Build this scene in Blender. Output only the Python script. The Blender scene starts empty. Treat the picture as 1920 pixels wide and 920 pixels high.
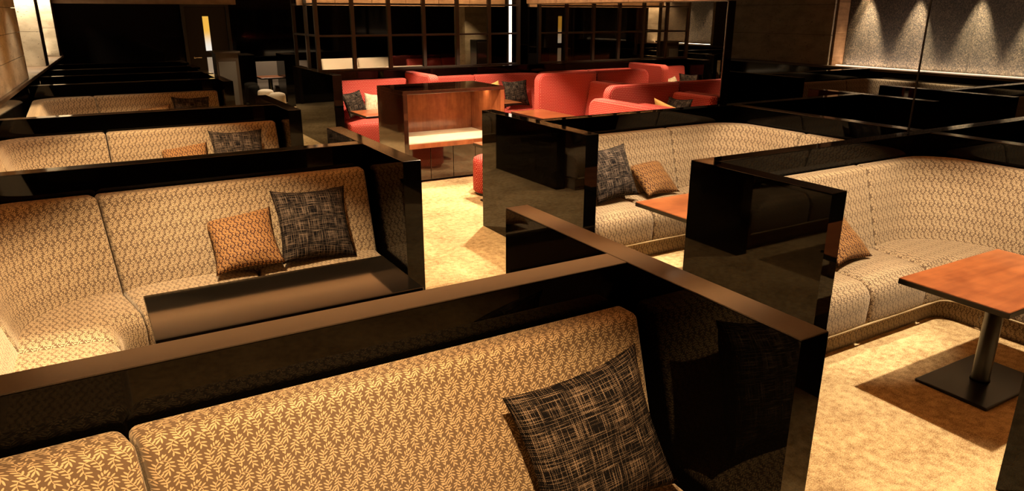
import bpy, bmesh, math, random
from mathutils import Vector, Matrix, Euler
random.seed(7)
PI = math.pi
sc = bpy.context.scene
COL = sc.collection

# ------------------------------------------------------------------ camera
cam_d = bpy.data.cameras.new('camera')
cam_d.sensor_fit = 'HORIZONTAL'
cam_d.sensor_width = 36.0
cam_d.lens = 36.0 * 1345.52 / 1920.0
cam_d.clip_start = 0.02
cam_o = bpy.data.objects.new('camera', cam_d)
COL.objects.link(cam_o)
CH = 1.9518
yaw, pitch, roll = 0.5327, 0.3134, 0.0023
fw = Vector((math.sin(yaw) * math.cos(pitch), math.cos(yaw) * math.cos(pitch), -math.sin(pitch)))
rt = Vector((math.cos(yaw), -math.sin(yaw), 0))
up = rt.cross(fw)
rt2 = rt * math.cos(roll) + up * math.sin(roll)
up2 = -rt * math.sin(roll) + up * math.cos(roll)
cam_o.matrix_world = Matrix(((rt2.x, up2.x, -fw.x, 0), (rt2.y, up2.y, -fw.y, 0), (rt2.z, up2.z, -fw.z, CH), (0, 0, 0, 1)))
sc.camera = cam_o

# ------------------------------------------------------------------ world + view
w = bpy.data.worlds.new('world')
sc.world = w
w.use_nodes = True
w.node_tree.nodes['Background'].inputs[0].default_value = (1.0, 0.75, 0.5, 1)
w.node_tree.nodes['Background'].inputs[1].default_value = 0.0
sc.view_settings.view_transform = 'Standard'
sc.view_settings.look = 'None'
sc.view_settings.gamma = 1.0
sc.view_settings.use_curve_mapping = False
sc.view_settings.exposure = 0.45
sc.cycles.max_bounces = 8
sc.cycles.diffuse_bounces = 3
sc.cycles.glossy_bounces = 5
sc.cycles.transparent_max_bounces = 12
sc.cycles.caustics_reflective = False
sc.cycles.caustics_refractive = False
sc.cycles.sample_clamp_indirect = 4.0

WARM = (1.0, 0.74, 0.44)
WARM2 = (1.0, 0.80, 0.56)
CEIL = 2.6
CEIL_FILL = 28  # power of the added ceiling uplights

def spot(x, y, z, watt, half=38, blend=0.35, r=0.028, col=WARM, tgt=None, name='downlight_lamp'):
    l = bpy.data.lights.new(name, 'SPOT')
    l.energy = watt
    l.color = col
    l.spot_size = math.radians(2 * half)
    l.spot_blend = blend
    l.shadow_soft_size = r
    o = bpy.data.objects.new(name, l)
    COL.objects.link(o)
    o.location = (x, y, z)
    if tgt:
        o.rotation_euler = (Vector(tgt) - Vector((x, y, z))).to_track_quat('-Z', 'Y').to_euler()
    return o

def area(x, y, z, sx, sy, watt, rot, col=WARM2, name='led_strip_lamp'):
    l = bpy.data.lights.new(name, 'AREA')
    l.shape = 'RECTANGLE'
    l.size = sx
    l.size_y = sy
    l.energy = watt
    l.color = col
    o = bpy.data.objects.new(name, l)
    COL.objects.link(o)
    o.location = (x, y, z)
    o.rotation_euler = rot
    return o

LZ = 2.57
# downlights over the left booths, aisle, right booths and red lounge
LIGHTS = [
    (0.36, 0.66, 205, 45), (0.45, 3.40, 195, 41), (0.45, 6.00, 190, 41), (0.45, 8.95, 190, 40),
    (-0.32, 3.0, 230, 26),
    (2.42, 1.0, 70, 25), (2.42, 3.75, 110, 36), (2.42, 6.3, 110, 38), (2.42, 8.9, 110, 38),
    (4.09, 1.88, 200, 44),
    (3.75, 6.50, 240, 50), (4.95, 8.05, 200, 46), (3.75, 9.50, 190, 42), (5.05, 9.95, 140, 42),
    (5.3, 6.35, 60, 40),
    (2.42, 11.6, 80, 38), (3.9, 16.3, 90, 42), (5.5, 15.6, 170, 46), (2.6, 14.4, 50, 40),
]
for (x, y, wt, half) in LIGHTS:
    spot(x, y, LZ, wt * 2.0, half, col=(1.0, 0.81, 0.57) if x > 3 else ((1.0, 0.64, 0.31) if y < 1 and x < 1 else WARM))
spot(4.05, 3.86, LZ, 370, 41, col=(1.0, 0.81, 0.57), tgt=(4.25, 4.50, 0.2))      # tilted to the sofa
for (x, y, wt, half) in ((3.95, 2.62, 210, 17), (3.62, 4.42, 210, 17), (0.40, 4.16, 130, 17), (0.50, 1.42, 60, 17)):
    spot(x, y, LZ, wt, half, 0.8, col=(1.0, 0.82, 0.60))      # accent downlights over the seats
# wall washers in front of the right textured wall and in the left recesses
for y in (8.62 - 0.80, 6.98, 6.05, 5.25, 4.4):
    spot(11.385, y, 2.58, 260, 20, 0.7, 0.015, WARM2, name='wall_washer_lamp')

# ------------------------------------------------------------------ materials
def new_mat(name):
    m = bpy.data.materials.new(name)
    m.use_nodes = True
    nt = m.node_tree
    b = nt.nodes['Principled BSDF']
    return m, nt, b

class G:
    """tiny node helper"""
    def __init__(s, nt): s.nt = nt
    def n(s, t, **kw):
        nd = s.nt.nodes.new(t)
        for k, v in kw.items(): setattr(nd, k, v)
        return nd
    def link(s, a, b): s.nt.links.new(a, b)
    def math(s, op, a, b=None, c=None):
        nd = s.n('ShaderNodeMath', operation=op)
        for i, v in enumerate((a, b, c)):
            if v is None: continue
            if isinstance(v, (int, float)): nd.inputs[i].default_value = v
            else: s.link(v, nd.inputs[i])
        return nd.outputs[0]
    def mix(s, f, a, b):
        nd = s.n('ShaderNodeMix', data_type='RGBA')
        for i, v in ((0, f), (6, a), (7, b)):
            if isinstance(v, (int, float)): nd.inputs[i].default_value = v
            elif isinstance(v, tuple): nd.inputs[i].default_value = (*v, 1)
            else: s.link(v, nd.inputs[i])
        return nd.outputs[2]
    def noise(s, vec, scale, detail=2, rough=0.5):
        nd = s.n('ShaderNodeTexNoise')
        nd.inputs['Scale'].default_value = scale
        nd.inputs['Detail'].default_value = detail
        nd.inputs['Roughness'].default_value = rough
        if vec is not None: s.link(vec, nd.inputs['Vector'])
        return nd
    def ramp(s, f, lo, hi):
        nd = s.n('ShaderNodeMapRange')
        nd.interpolation_type = 'SMOOTHSTEP'
        nd.inputs[1].default_value = lo
        nd.inputs[2].default_value = hi
        s.link(f, nd.inputs[0])
        return nd.outputs[0]
    def bump(s, h, strength, dist=0.01):
        nd = s.n('ShaderNodeBump')
        nd.inputs['Strength'].default_value = strength
        nd.inputs['Distance'].default_value = dist
        s.link(h, nd.inputs['Height'])
        return nd.outputs[0]

def simple(name, col, rough=0.5, metal=0.0, spec=0.5, coat=0.0):
    m, nt, b = new_mat(name)
    b.inputs['Base Color'].default_value = (*col, 1)
    b.inputs['Roughness'].default_value = rough
    b.inputs['Metallic'].default_value = metal
    b.inputs['Specular IOR Level'].default_value = spec
    b.inputs['Coat Weight'].default_value = coat
    return m

def emit(name, col, s):
    m, nt, b = new_mat(name)
    b.inputs['Base Color'].default_value = (*col, 1)
    b.inputs['Emission Color'].default_value = (*col, 1)
    b.inputs['Emission Strength'].default_value = s
    return m

LACQ = simple('black_lacquer', (0.0010, 0.0008, 0.0006), 0.03, 0, 0.24)
# top rails: ceiling reflection partly put into the browner base colour
def m_cap():
    m, nt, b = new_mat('bronze_lacquer_rail')
    g = G(nt)
    tc = g.n('ShaderNodeTexCoord')
    nz = g.noise(tc.outputs['Object'], 9, 3)
    g.link(g.mix(nz.outputs[0], (0.012, 0.008, 0.005), (0.02, 0.013, 0.008)), b.inputs['Base Color'])
    b.inputs['Roughness'].default_value = 0.10
    b.inputs['Specular IOR Level'].default_value = 0.5
    return m
CAP = m_cap()
BLACKTOP = simple('black_table_lacquer', (0.004, 0.003, 0.002), 0.05, 0, 0.5)
BLACKMETAL = simple('black_powder_coat', (0.005, 0.0042, 0.0038), 0.28, 0, 0.45)
STEEL = simple('satin_steel', (0.6, 0.55, 0.48), 0.25, 1.0)
BRONZE = simple('dark_bronze', (0.035, 0.025, 0.018), 0.4, 0.3)

# one branch of the print in a 206 x 316 cell (x right, y down): leaves and stem pieces as (cx, cy, angle, half length, half width)
BRANCH = [
    (39.3, -12.5, 0.63, 22.4, 6.8), (49.0, -18.5, 1.20, 15.3, 6.8), (71.0, -1.1, 1.56, 18.4, 6.8), (92.7, 10.2, 1.72, 18.9, 6.8), (29.0, 12.4, 0.88, 21.9, 6.8),
    (65.4, 40.2, -0.66, 16.5, 6.8), (1.8, 30.7, 0.62, 20.5, 6.8), (-8.6, 60.7, -0.26, 20.7, 6.8), (34.2, 65.5, 0.70, 19.8, 6.8), (-10.2, 98.9, -0.51, 22.4, 6.8),
    (35.8, 93.8, 0.42, 25.2, 6.8), (3.2, 128.6, -1.11, 23.8, 6.8), (52.8, 127.1, 0.33, 26.0, 6.8), (27.0, 157.8, 1.50, 24.8, 6.8), (56.0, 159.2, 0.78, 29.1, 6.8),
    (121.8, 49.5, -0.91, 23.5, 6.8), (139.6, 71.5, -0.65, 27.0, 6.8), (140.5, 103.7, -0.49, 22.9, 6.8), (133.1, 133.1, -0.36, 22.4, 6.8), (118.7, 163.7, -0.58, 23.2, 6.8),
    (91.5, 73.4, 0.58, 25.8, 6.8), (98.9, 121.0, 0.97, 21.8, 6.8), (83.3, 152.7, 0.70, 18.3, 6.8), (97.4, 201.0, -0.00, 23.3, 6.8), (56.1, 207.6, 0.78, 19.9, 6.8),
    (86.6, 233.8, -0.25, 25.6, 6.8), (50.2, 234.0, 0.42, 17.8, 6.8), (80.0, 264.1, -0.64, 17.1, 6.8), (68.2, 265.1, 1.37, 19.5, 6.8), (137.9, 161.5, -0.69, 17.0, 6.8),
    (169.3, 172.9, -0.54, 20.0, 6.8), (189.5, 200.2, 0.07, 24.1, 6.8), (139.8, 204.3, -0.93, 21.6, 6.8), (153.1, 227.9, -0.70, 24.1, 6.8), (199.9, 230.4, 0.63, 25.3, 6.8),
    (195.3, 266.9, 0.86, 22.9, 6.8), (148.6, 270.5, -0.23, 25.3, 6.8), (146.8, 303.9, -0.69, 25.6, 6.8), (174.7, 308.0, 1.41, 19.5, 6.8), (67.9, 254.3, -1.72, 24.1, 2.7),
    (72.9, 212.5, -1.23, 29.6, 2.7), (94.6, 166.0, -1.05, 34.4, 2.7), (115.2, 120.8, -1.26, 27.5, 2.7), (118.2, 81.8, -1.78, 22.5, 2.7), (101.8, 48.4, -2.25, 24.9, 2.7),
    (71.8, 30.0, -2.98, 21.9, 2.7), (38.4, 36.0, 2.64, 22.5, 2.7), (16.7, 63.4, 1.87, 24.3, 2.7), (16.9, 100.4, 1.26, 23.9, 2.7), (30.1, 130.7, 1.02, 17.3, 2.7),
    (110.2, 172.3, 0.11, 19.9, 2.7), (140.4, 177.3, 0.23, 18.0, 2.7), (164.3, 190.8, 0.81, 17.6, 2.7), (177.1, 217.6, 1.39, 20.9, 2.7), (179.2, 250.7, 1.62, 20.6, 2.7),
    (173.3, 278.8, 1.98, 15.6, 2.7),
]

def leaf_group():
    ng = bpy.data.node_groups.new('leaf_branch_print', 'ShaderNodeTree')
    ng.interface.new_socket('UV', in_out='INPUT', socket_type='NodeSocketVector')
    ng.interface.new_socket('Fac', in_out='OUTPUT', socket_type='NodeSocketFloat')
    gi = ng.nodes.new('NodeGroupInput')
    go = ng.nodes.new('NodeGroupOutput')
    g = G(ng)
    W, H = 206.0, 316.0
    sep = g.n('ShaderNodeSeparateXYZ')
    g.link(gi.outputs[0], sep.inputs[0])
    fx = g.math('MULTIPLY', g.math('FRACT', g.math('DIVIDE', sep.outputs[0], 0.0555)), W)
    fy = g.math('MULTIPLY', g.math('FRACT', g.math('DIVIDE', sep.outputs[1], -0.085)), H)
    ells = []
    for (cx, cy, an, a, b) in BRANCH:
        for ox in (-W, 0, W):
            for oy in (-H, 0, H):
                x, y = cx + ox, cy + oy
                ex = abs(math.cos(an)) * a + abs(math.sin(an)) * b
                ey = abs(math.sin(an)) * a + abs(math.cos(an)) * b
                if x + ex > 3 and x - ex < W - 3 and y + ey > 3 and y - ey < H - 3:
                    ells.append((x, y, an, a, b))
    cur = None
    for (x, y, an, a, b) in ells:
        cmb = g.n('ShaderNodeCombineXYZ')            # z carries the running minimum so the shader evaluates leaf after leaf
        g.link(fx, cmb.inputs[0]); g.link(fy, cmb.inputs[1])
        if cur is not None: g.link(cur, cmb.inputs[2])
        mp = g.n('ShaderNodeMapping', vector_type='TEXTURE')
        mp.inputs['Location'].default_value = (x, y, 0)
        mp.inputs['Rotation'].default_value = (0, 0, an)
        mp.inputs['Scale'].default_value = (a, b, 1e6)
        g.link(cmb.outputs[0], mp.inputs['Vector'])
        ln = g.n('ShaderNodeVectorMath', operation='DOT_PRODUCT')
        g.link(mp.outputs[0], ln.inputs[0]); g.link(mp.outputs[0], ln.inputs[1])
        cur = ln.outputs['Value'] if cur is None else g.math('MINIMUM', cur, ln.outputs['Value'])
    r = g.ramp(cur, 1.3, 0.8)
    g.link(r, go.inputs[0])
    return ng
LEAFG = leaf_group()

def leaf_fabric(name, ground, leaf, scale=1.0, sheen=0.0):
    m, nt, b = new_mat(name)
    g = G(nt)
    uv = g.n('ShaderNodeUVMap')
    v = g.n('ShaderNodeVectorMath', operation='SCALE')
    v.inputs['Scale'].default_value = 1.0 / scale
    g.link(uv.outputs[0], v.inputs[0])
    lg = g.n('ShaderNodeGroup')
    lg.node_tree = LEAFG
    g.link(v.outputs[0], lg.inputs[0])
    nz = g.noise(uv.outputs[0], 900, 2)
    n2 = g.math('MULTIPLY_ADD', nz.outputs[0], 0.5, 0.75)
    c = g.mix(lg.outputs[0], ground, leaf)
    mul = g.n('ShaderNodeVectorMath', operation='SCALE')
    g.link(c, mul.inputs[0]); g.link(n2, mul.inputs['Scale'])
    g.link(mul.outputs[0], b.inputs['Base Color'])
    b.inputs['Roughness'].default_value = 0.85
    b.inputs['Specular IOR Level'].default_value = 0.25
    b.inputs['Sheen Weight'].default_value = sheen
    b.inputs['Sheen Roughness'].default_value = 0.45
    b.inputs['Sheen Tint'].default_value = (1.0, 0.85, 0.65, 1)
    h = g.math('ADD', g.math('MULTIPLY', lg.outputs[0], 0.6), g.math('MULTIPLY', nz.outputs[0], 0.4))
    g.link(g.bump(h, 0.25, 0.002), b.inputs['Normal'])
    return m
FABRIC = leaf_fabric('taupe_leaf_fabric', (0.105, 0.066, 0.036), (0.43, 0.315, 0.18), 1.0, 0.35)
RUSTFAB = leaf_fabric('rust_leaf_fabric', (0.034, 0.010, 0.004), (0.36, 0.185, 0.058), 0.8)

def dot_fabric(name, base, dot, pitch=0.03):
    m, nt, b = new_mat(name)
    g = G(nt)
    uv = g.n('ShaderNodeUVMap')
    sep = g.n('ShaderNodeSeparateXYZ')
    g.link(uv.outputs[0], sep.inputs[0])
    k = 2 * PI / pitch
    a = g.math('SINE', g.math('MULTIPLY', g.math('ADD', sep.outputs[0], g.math('MULTIPLY', sep.outputs[1], 0.577)), k))
    c = g.math('SINE', g.math('MULTIPLY', g.math('SUBTRACT', sep.outputs[0], g.math('MULTIPLY', sep.outputs[1], 0.577)), k))
    f = g.ramp(g.math('ADD', a, c), 0.75, 1.35)
    nz = g.noise(uv.outputs[0], 500, 2)
    f2 = g.math('MULTIPLY', f, g.math('MULTIPLY_ADD', nz.outputs[0], 0.6, 0.6))
    g.link(g.mix(f2, base, dot), b.inputs['Base Color'])
    b.inputs['Roughness'].default_value = 0.8
    b.inputs['Specular IOR Level'].default_value = 0.3
    g.link(g.bump(f, 0.2, 0.003), b.inputs['Normal'])
    return m
RED = dot_fabric('red_dotted_fabric', (0.32, 0.017, 0.014), (0.72, 0.27, 0.18), 0.025)

def tweed(name, base, thread, amount=0.55):
    m, nt, b = new_mat(name)
    g = G(nt)
    uv = g.n('ShaderNodeUVMap')
    outs = []
    for (sx, sy) in ((11, 400), (400, 11)):
        mp = g.n('ShaderNodeMapping')
        mp.inputs['Scale'].default_value = (sx, sy, 1)
        g.link(uv.outputs[0], mp.inputs[0])
        nz = g.noise(mp.outputs[0], 1.0, 0.3, 0.5)
        outs.append(g.ramp(nz.outputs[0], amount - 0.03, amount + 0.09))
    sep = g.n('ShaderNodeSeparateXYZ')
    g.link(uv.outputs[0], sep.inputs[0])
    k = 2 * PI / 0.0052
    wx = g.math('MULTIPLY_ADD', g.math('SINE', g.math('MULTIPLY', sep.outputs[0], k)), 0.5, 0.5)
    wy = g.math('MULTIPLY_ADD', g.math('SINE', g.math('MULTIPLY', sep.outputs[1], k)), 0.5, 0.5)
    f = g.math('MINIMUM', g.math('ADD', g.math('MULTIPLY', outs[0], wx), g.math('MULTIPLY', outs[1], wy)), 1.0)
    g.link(g.mix(f, base, thread), b.inputs['Base Color'])
    b.inputs['Roughness'].default_value = 0.95
    b.inputs['Specular IOR Level'].default_value = 0.04
    g.link(g.bump(f, 0.35, 0.003), b.inputs['Normal'])
    return m
TWEED = tweed('charcoal_tweed', (0.004, 0.0034, 0.0036), (0.21, 0.15, 0.105), 0.59)
TWEEDL = tweed('oatmeal_tweed', (0.16, 0.11, 0.06), (0.75, 0.62, 0.42), 0.46)
PIPING = simple('cream_piping', (0.36, 0.26, 0.14), 0.8, 0, 0.2)
GOLDFAB = simple('mustard_fabric', (0.62, 0.36, 0.11), 0.85, 0, 0.2)
IVORY = simple('ivory_fabric', (0.62, 0.52, 0.40), 0.8, 0, 0.2)
GREYFAB = dot_fabric('grey_brown_fabric', (0.10, 0.074, 0.055), (0.14, 0.105, 0.078), 0.03)

def wood(name, c1, c2, rough, axis=0, coat=0.0):
    m, nt, b = new_mat(name)
    g = G(nt)
    tc = g.n('ShaderNodeTexCoord')
    mp = g.n('ShaderNodeMapping')
    s = [14, 14, 14]; s[axis] = 1.6
    mp.inputs['Scale'].default_value = s
    g.link(tc.outputs['Object'], mp.inputs[0])
    n1 = g.noise(mp.outputs[0], 1.0, 6, 0.65)
    n2 = g.noise(tc.outputs['Object'], 7.0, 4, 0.7)
    f = g.math('ADD', g.math('MULTIPLY', n1.outputs[0], 0.6), g.math('MULTIPLY', n2.outputs[0], 0.4))
    g.link(g.mix(g.ramp(f, 0.3, 0.7), c1, c2), b.inputs['Base Color'])
    b.inputs['Roughness'].default_value = rough
    b.inputs['Coat Weight'].default_value = coat
    b.inputs['Coat Roughness'].default_value = 0.06
    return m
TABLEWOOD = wood('cherry_wood_table', (0.145, 0.036, 0.010), (0.30, 0.092, 0.026), 0.3, 0, 0.3)
CABWOOD = wood('polished_mahogany', (0.17, 0.045, 0.016), (0.33, 0.10, 0.035), 0.16, 2, 0.7)
CABLACQ = wood('deep_brown_lacquer', (0.020, 0.006, 0.003), (0.035, 0.011, 0.005), 0.05, 0, 1.0)
PLANK = wood('rough_sawn_wood', (0.22, 0.115, 0.055), (0.45, 0.26, 0.13), 0.6, 0)

def stone(name, c1, c2, pits=True):
    m, nt, b = new_mat(name)
    g = G(nt)
    tc = g.n('ShaderNodeTexCoord')
    mp = g.n('ShaderNodeMapping')
    mp.inputs['Scale'].default_value = (1, 1, 2.2)
    g.link(tc.outputs['Object'], mp.inputs[0])
    n1 = g.noise(mp.outputs[0], 3.2, 6, 0.6)
    n2 = g.noise(mp.outputs[0], 26, 3, 0.6)
    pit = g.ramp(n2.outputs[0], 0.635, 0.69)
    f = g.mix(g.ramp(n1.outputs[0], 0.3, 0.7), c1, c2)
    g.link(g.mix(pit, f, (0.06, 0.04, 0.02)) if pits else f, b.inputs['Base Color'])
    b.inputs['Roughness'].default_value = 0.7
    if not pits: return m
    g.link(g.bump(g.math('MULTIPLY', pit, -1.0), 0.5, 0.006), b.inputs['Normal'])
    return m
STONE = stone('pitted_travertine', (0.37, 0.30, 0.20), (0.55, 0.46, 0.32))

def stucco():
    m, nt, b = new_mat('burnished_metal_plaster')
    g = G(nt)
    tc = g.n('ShaderNodeTexCoord')
    mp = g.n('ShaderNodeMapping')
    mp.inputs['Scale'].default_value = (1, 1, 0.8)
    g.link(tc.outputs['Object'], mp.inputs[0])
    n1 = g.noise(mp.outputs[0], 75, 5, 0.85)
    n2 = g.noise(mp.outputs[0], 3.5, 4, 0.6)
    f = g.ramp(n1.outputs[0], 0.42, 0.70)
    f2 = g.math('MULTIPLY', f, g.math('MULTIPLY_ADD', n2.outputs[0], 1.2, 0.3))
    g.link(g.mix(f2, (0.008, 0.0055, 0.003), (0.34, 0.25, 0.15)), b.inputs['Base Color'])
    b.inputs['Metallic'].default_value = 0.35
    b.inputs['Roughness'].default_value = 0.5
    g.link(g.bump(n1.outputs[0], 0.8, 0.02), b.inputs['Normal'])
    return m
STUCCO = stucco()

def carpet():
    m, nt, b = new_mat('sand_carpet')
    g = G(nt)
    tc = g.n('ShaderNodeTexCoord')
    n1 = g.noise(tc.outputs['Object'], 170, 3, 0.7)
    n2 = g.noise(tc.outputs['Object'], 22, 4, 0.7)
    n3 = g.noise(tc.outputs['Object'], 2.2, 3, 0.6)
    f = g.math('ADD', g.math('ADD', g.math('MULTIPLY', n1.outputs[0], 0.45), g.math('MULTIPLY', n2.outputs[0], 0.33)), g.math('MULTIPLY', n3.outputs[0], 0.22))
    g.link(g.mix(g.ramp(f, 0.36, 0.63), (0.20, 0.115, 0.044), (0.74, 0.53, 0.27)), b.inputs['Base Color'])
    b.inputs['Roughness'].default_value = 0.95
    b.inputs['Specular IOR Level'].default_value = 0.1
    h = g.math('ADD', g.math('MULTIPLY', n1.outputs[0], 0.7), g.math('MULTIPLY', n2.outputs[0], 0.5))
    g.link(g.bump(h, 0.6, 0.012), b.inputs['Normal'])
    return m
CARPET = carpet()
CEILM = simple('brown_ceiling_paint', (0.50, 0.285, 0.145), 0.6, 0, 0.3)
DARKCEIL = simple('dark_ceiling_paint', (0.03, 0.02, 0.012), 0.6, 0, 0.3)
DARKWALL = simple('black_wall_panel', (0.004, 0.0032, 0.0026), 0.06, 0, 0.4)
MATTEDARK = simple('matte_dark_brown', (0.030, 0.019, 0.011), 0.55, 0, 0.3)
LEDGE = simple('dark_brown_ledge', (0.09, 0.058, 0.034), 0.35, 0, 0.5)
MIRROR = simple('bronze_mirror', (0.46, 0.41, 0.36), 0.0, 1.0)
MARBLE = stone('cream_marble', (0.66, 0.50, 0.34), (0.74, 0.60, 0.44), False)
LED = emit('warm_led', (1.0, 0.74, 0.56), 1.1)
LEDW = emit('pale_led', (1.0, 0.88, 0.74), 2.5)

def glass_mat(name, tint):
    m = bpy.data.materials.new(name)
    m.use_nodes = True
    nt = m.node_tree
    nt.nodes.clear()
    g = G(nt)
    out = g.n('ShaderNodeOutputMaterial')
    tr = g.n('ShaderNodeBsdfTransparent'); tr.inputs[0].default_value = (*tint, 1)
    gl = g.n('ShaderNodeBsdfGlossy'); gl.inputs['Roughness'].default_value = 0.01
    fr = g.n('ShaderNodeFresnel'); fr.inputs[0].default_value = 1.5
    mx = g.n('ShaderNodeMixShader')
    ge = g.n('ShaderNodeNewGeometry')
    g.link(g.math('MULTIPLY', fr.outputs[0], g.math('SUBTRACT', 1.0, ge.outputs['Backfacing'])), mx.inputs[0]); g.link(tr.outputs[0], mx.inputs[1]); g.link(gl.outputs[0], mx.inputs[2])
    g.link(mx.outputs[0], out.inputs[0])
    return m
GLASS = glass_mat('grey_glass', (0.8, 0.76, 0.7))
GLASSC = glass_mat('clear_glass', (0.96, 0.97, 0.95))

def door_glass():
    m, nt, b = new_mat('lit_amber_glass')
    g = G(nt)
    tc = g.n('ShaderNodeTexCoord')
    sep = g.n('ShaderNodeSeparateXYZ')
    g.link(tc.outputs['Object'], sep.inputs[0])
    f = g.ramp(sep.outputs[2], 1.62, 1.22)
    c = g.mix(f, (0.85, 0.45, 0.06), (0.85, 0.80, 0.70))
    g.link(c, b.inputs['Emission Color'])
    b.inputs['Emission Strength'].default_value = 0.75
    b.inputs['Base Color'].default_value = (0.2, 0.15, 0.1, 1)
    return m
DOORGLASS = door_glass()

# ------------------------------------------------------------------ object helpers
def link(name, me, mat, parent=None, loc=(0, 0, 0)):
    o = bpy.data.objects.new(name, me)
    COL.objects.link(o)
    if mat is not None and len(me.materials) == 0: me.materials.append(mat)
    o.location = loc
    if parent: o.parent = parent
    return o

def tag(o, label=None, cat=None, group=None, kind=None):
    if label: o['label'] = label
    if cat: o['category'] = cat
    if group: o['group'] = group
    if kind: o['kind'] = kind
    return o

def thing(name, label, cat, loc=(0, 0, 0), rz=0, group=None):
    o = bpy.data.objects.new(name, None)
    o.empty_display_size = 0.1
    COL.objects.link(o)
    o.location = loc
    o.rotation_euler = (0, 0, rz)
    return tag(o, label, cat, group)

def bm_box(bm, x0, x1, y0, y1, z0, z1, bev=0.0, seg=2):
    vs = [bm.verts.new(p) for p in ((x0, y0, z0), (x1, y0, z0), (x1, y1, z0), (x0, y1, z0), (x0, y0, z1), (x1, y0, z1), (x1, y1, z1), (x0, y1, z1))]
    fs = [bm.faces.new([vs[i] for i in q]) for q in ((0, 3, 2, 1), (4, 5, 6, 7), (0, 1, 5, 4), (1, 2, 6, 5), (2, 3, 7, 6), (3, 0, 4, 7))]
    if bev > 0:
        es = list({e for f in fs for e in f.edges})
        bmesh.ops.bevel(bm, geom=es, offset=bev, segments=seg, profile=0.5, affect='EDGES')

def to_me(bm, name, smooth=False):
    bmesh.ops.recalc_face_normals(bm, faces=bm.faces[:])
    me = bpy.data.meshes.new(name)
    bm.to_mesh(me)
    bm.free()
    if smooth:
        for p in me.polygons: p.use_smooth = True
    return me

def box(name, x0, x1, y0, y1, z0, z1, mat, parent=None, bev=0.003, seg=1):
    bm = bmesh.new()
    if bev: bev = min(bev, 0.45 * min(abs(x1 - x0), abs(y1 - y0), abs(z1 - z0)))
    bm_box(bm, x0, x1, y0, y1, z0, z1, bev, seg)
    return link(name, to_me(bm, name), mat, parent)

def lathe(name, prof, mat, parent=None, n=32, loc=(0, 0, 0), smooth=True):
    bm = bmesh.new()
    rings = []
    for (r, z) in prof:
        rings.append([bm.verts.new((r * math.cos(2 * PI * i / n), r * math.sin(2 * PI * i / n), z)) for i in range(n)])
    for a, b in zip(rings[:-1], rings[1:]):
        for i in range(n):
            bm.faces.new((a[i], a[(i + 1) % n], b[(i + 1) % n], b[i]))
    bm.faces.new(rings[0][::-1]); bm.faces.new(rings[-1])
    me = to_me(bm, name)
    for p in me.polygons: p.use_smooth = smooth and len(p.vertices) == 4
    return link(name, me, mat, parent, loc)

# ------------------------------------------------------------------ setting
PH = 1.1018            # height of the booth partitions
PT = 0.116             # their thickness

def wl(y): return -0.67 + 0.055 * (y - 8.5)      # face of the left wall

fl = box('floor', -2.2, 13.5, -2.5, 19.5, -0.05, 0.0, CARPET, None, 0)
tag(fl, kind='structure')
ce = box('ceiling', -2.2, 13.5, -2.5, 8.95, CEIL, CEIL + 0.06, CEILM, None, 0)
tag(ce, kind='structure')
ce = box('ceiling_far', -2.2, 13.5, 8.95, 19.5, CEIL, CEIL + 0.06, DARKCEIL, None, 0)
tag(ce, kind='structure')
for k, y in enumerate((1.2, 2.65, 4.1, 5.55, 7.0, 8.45)):
    # added trough and uplight, invented to brighten the ceiling seen in reflections
    tr = box('trim_%d' % (k + 2), -0.6, 5.2, y - .05, y + .05, 2.26, 2.275, MATTEDARK, None, 0.002)
    tag(tr, kind='structure')
    area(2.3, y, 2.282, 5.7, 0.05, CEIL_FILL, (PI, 0, 0), WARM, 'cove_led_lamp')

def quadbox(name, pts, z0, z1, mat, parent=None, bev=0.0):
    """vertical prism over a ground polygon"""
    bm = bmesh.new()
    a = [bm.verts.new((x, y, z0)) for x, y in pts]
    b = [bm.verts.new((x, y, z1)) for x, y in pts]
    bm.faces.new(a[::-1]); bm.faces.new(b)
    n = len(pts)
    for i in range(n): bm.faces.new((a[i], a[(i + 1) % n], b[(i + 1) % n], b[i]))
    bmesh.ops.recalc_face_normals(bm, faces=bm.faces[:])
    if bev: bmesh.ops.bevel(bm, geom=bm.edges[:], offset=bev, segments=1, affect='EDGES')
    return link(name, to_me(bm, name), mat, parent)

LEDGE_Z = 1.17
wl_o = bpy.data.objects.new('wall_left', None); COL.objects.link(wl_o); tag(wl_o, kind='structure')
DEEP = 0.42
def wpt(y, d=0.0): return (wl(y) - d, y)
# dado and backing of the left wall
quadbox('dado_panel', [wpt(-2.4), wpt(16.6), wpt(16.6, 0.9), wpt(-2.4, 0.9)], 0, LEDGE_Z - 0.04, DARKWALL, wl_o)
quadbox('ledge', [wpt(-2.4, -0.035), wpt(16.6, -0.035), wpt(16.6, 0.5), wpt(-2.4, 0.5)], LEDGE_Z - 0.04, LEDGE_Z, LEDGE, wl_o, 0.004)
for (a, b) in ((-2.4, 10.85), (13.25, 13.75)):
    quadbox('pier_core', [wpt(a + .02, 0.04), wpt(b - .02, 0.04), wpt(b - .02, DEEP + .2), wpt(a + .02, DEEP + .2)], LEDGE_Z, CEIL, MATTEDARK, wl_o)
    y = b
    first = True
    while y > a + 0.05 and y > 5.5:
        y2 = max(y - (1.25 if b < 13 else 0.5), a)
        z = LEDGE_Z
        k = 0
        while z < CEIL - 0.02:
            z2 = min(z + 0.275, CEIL)
            pr_ = random.uniform(0, 0.002)
            quadbox('stone_slab', [wpt(y2 + .004, -pr_), wpt(y - .004, -pr_), wpt(y - .004, 0.045), wpt(y2 + .004, 0.045)], z + .003, z2 - .003, STONE, wl_o)
            z = z2; k += 1
        y = y2
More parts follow.
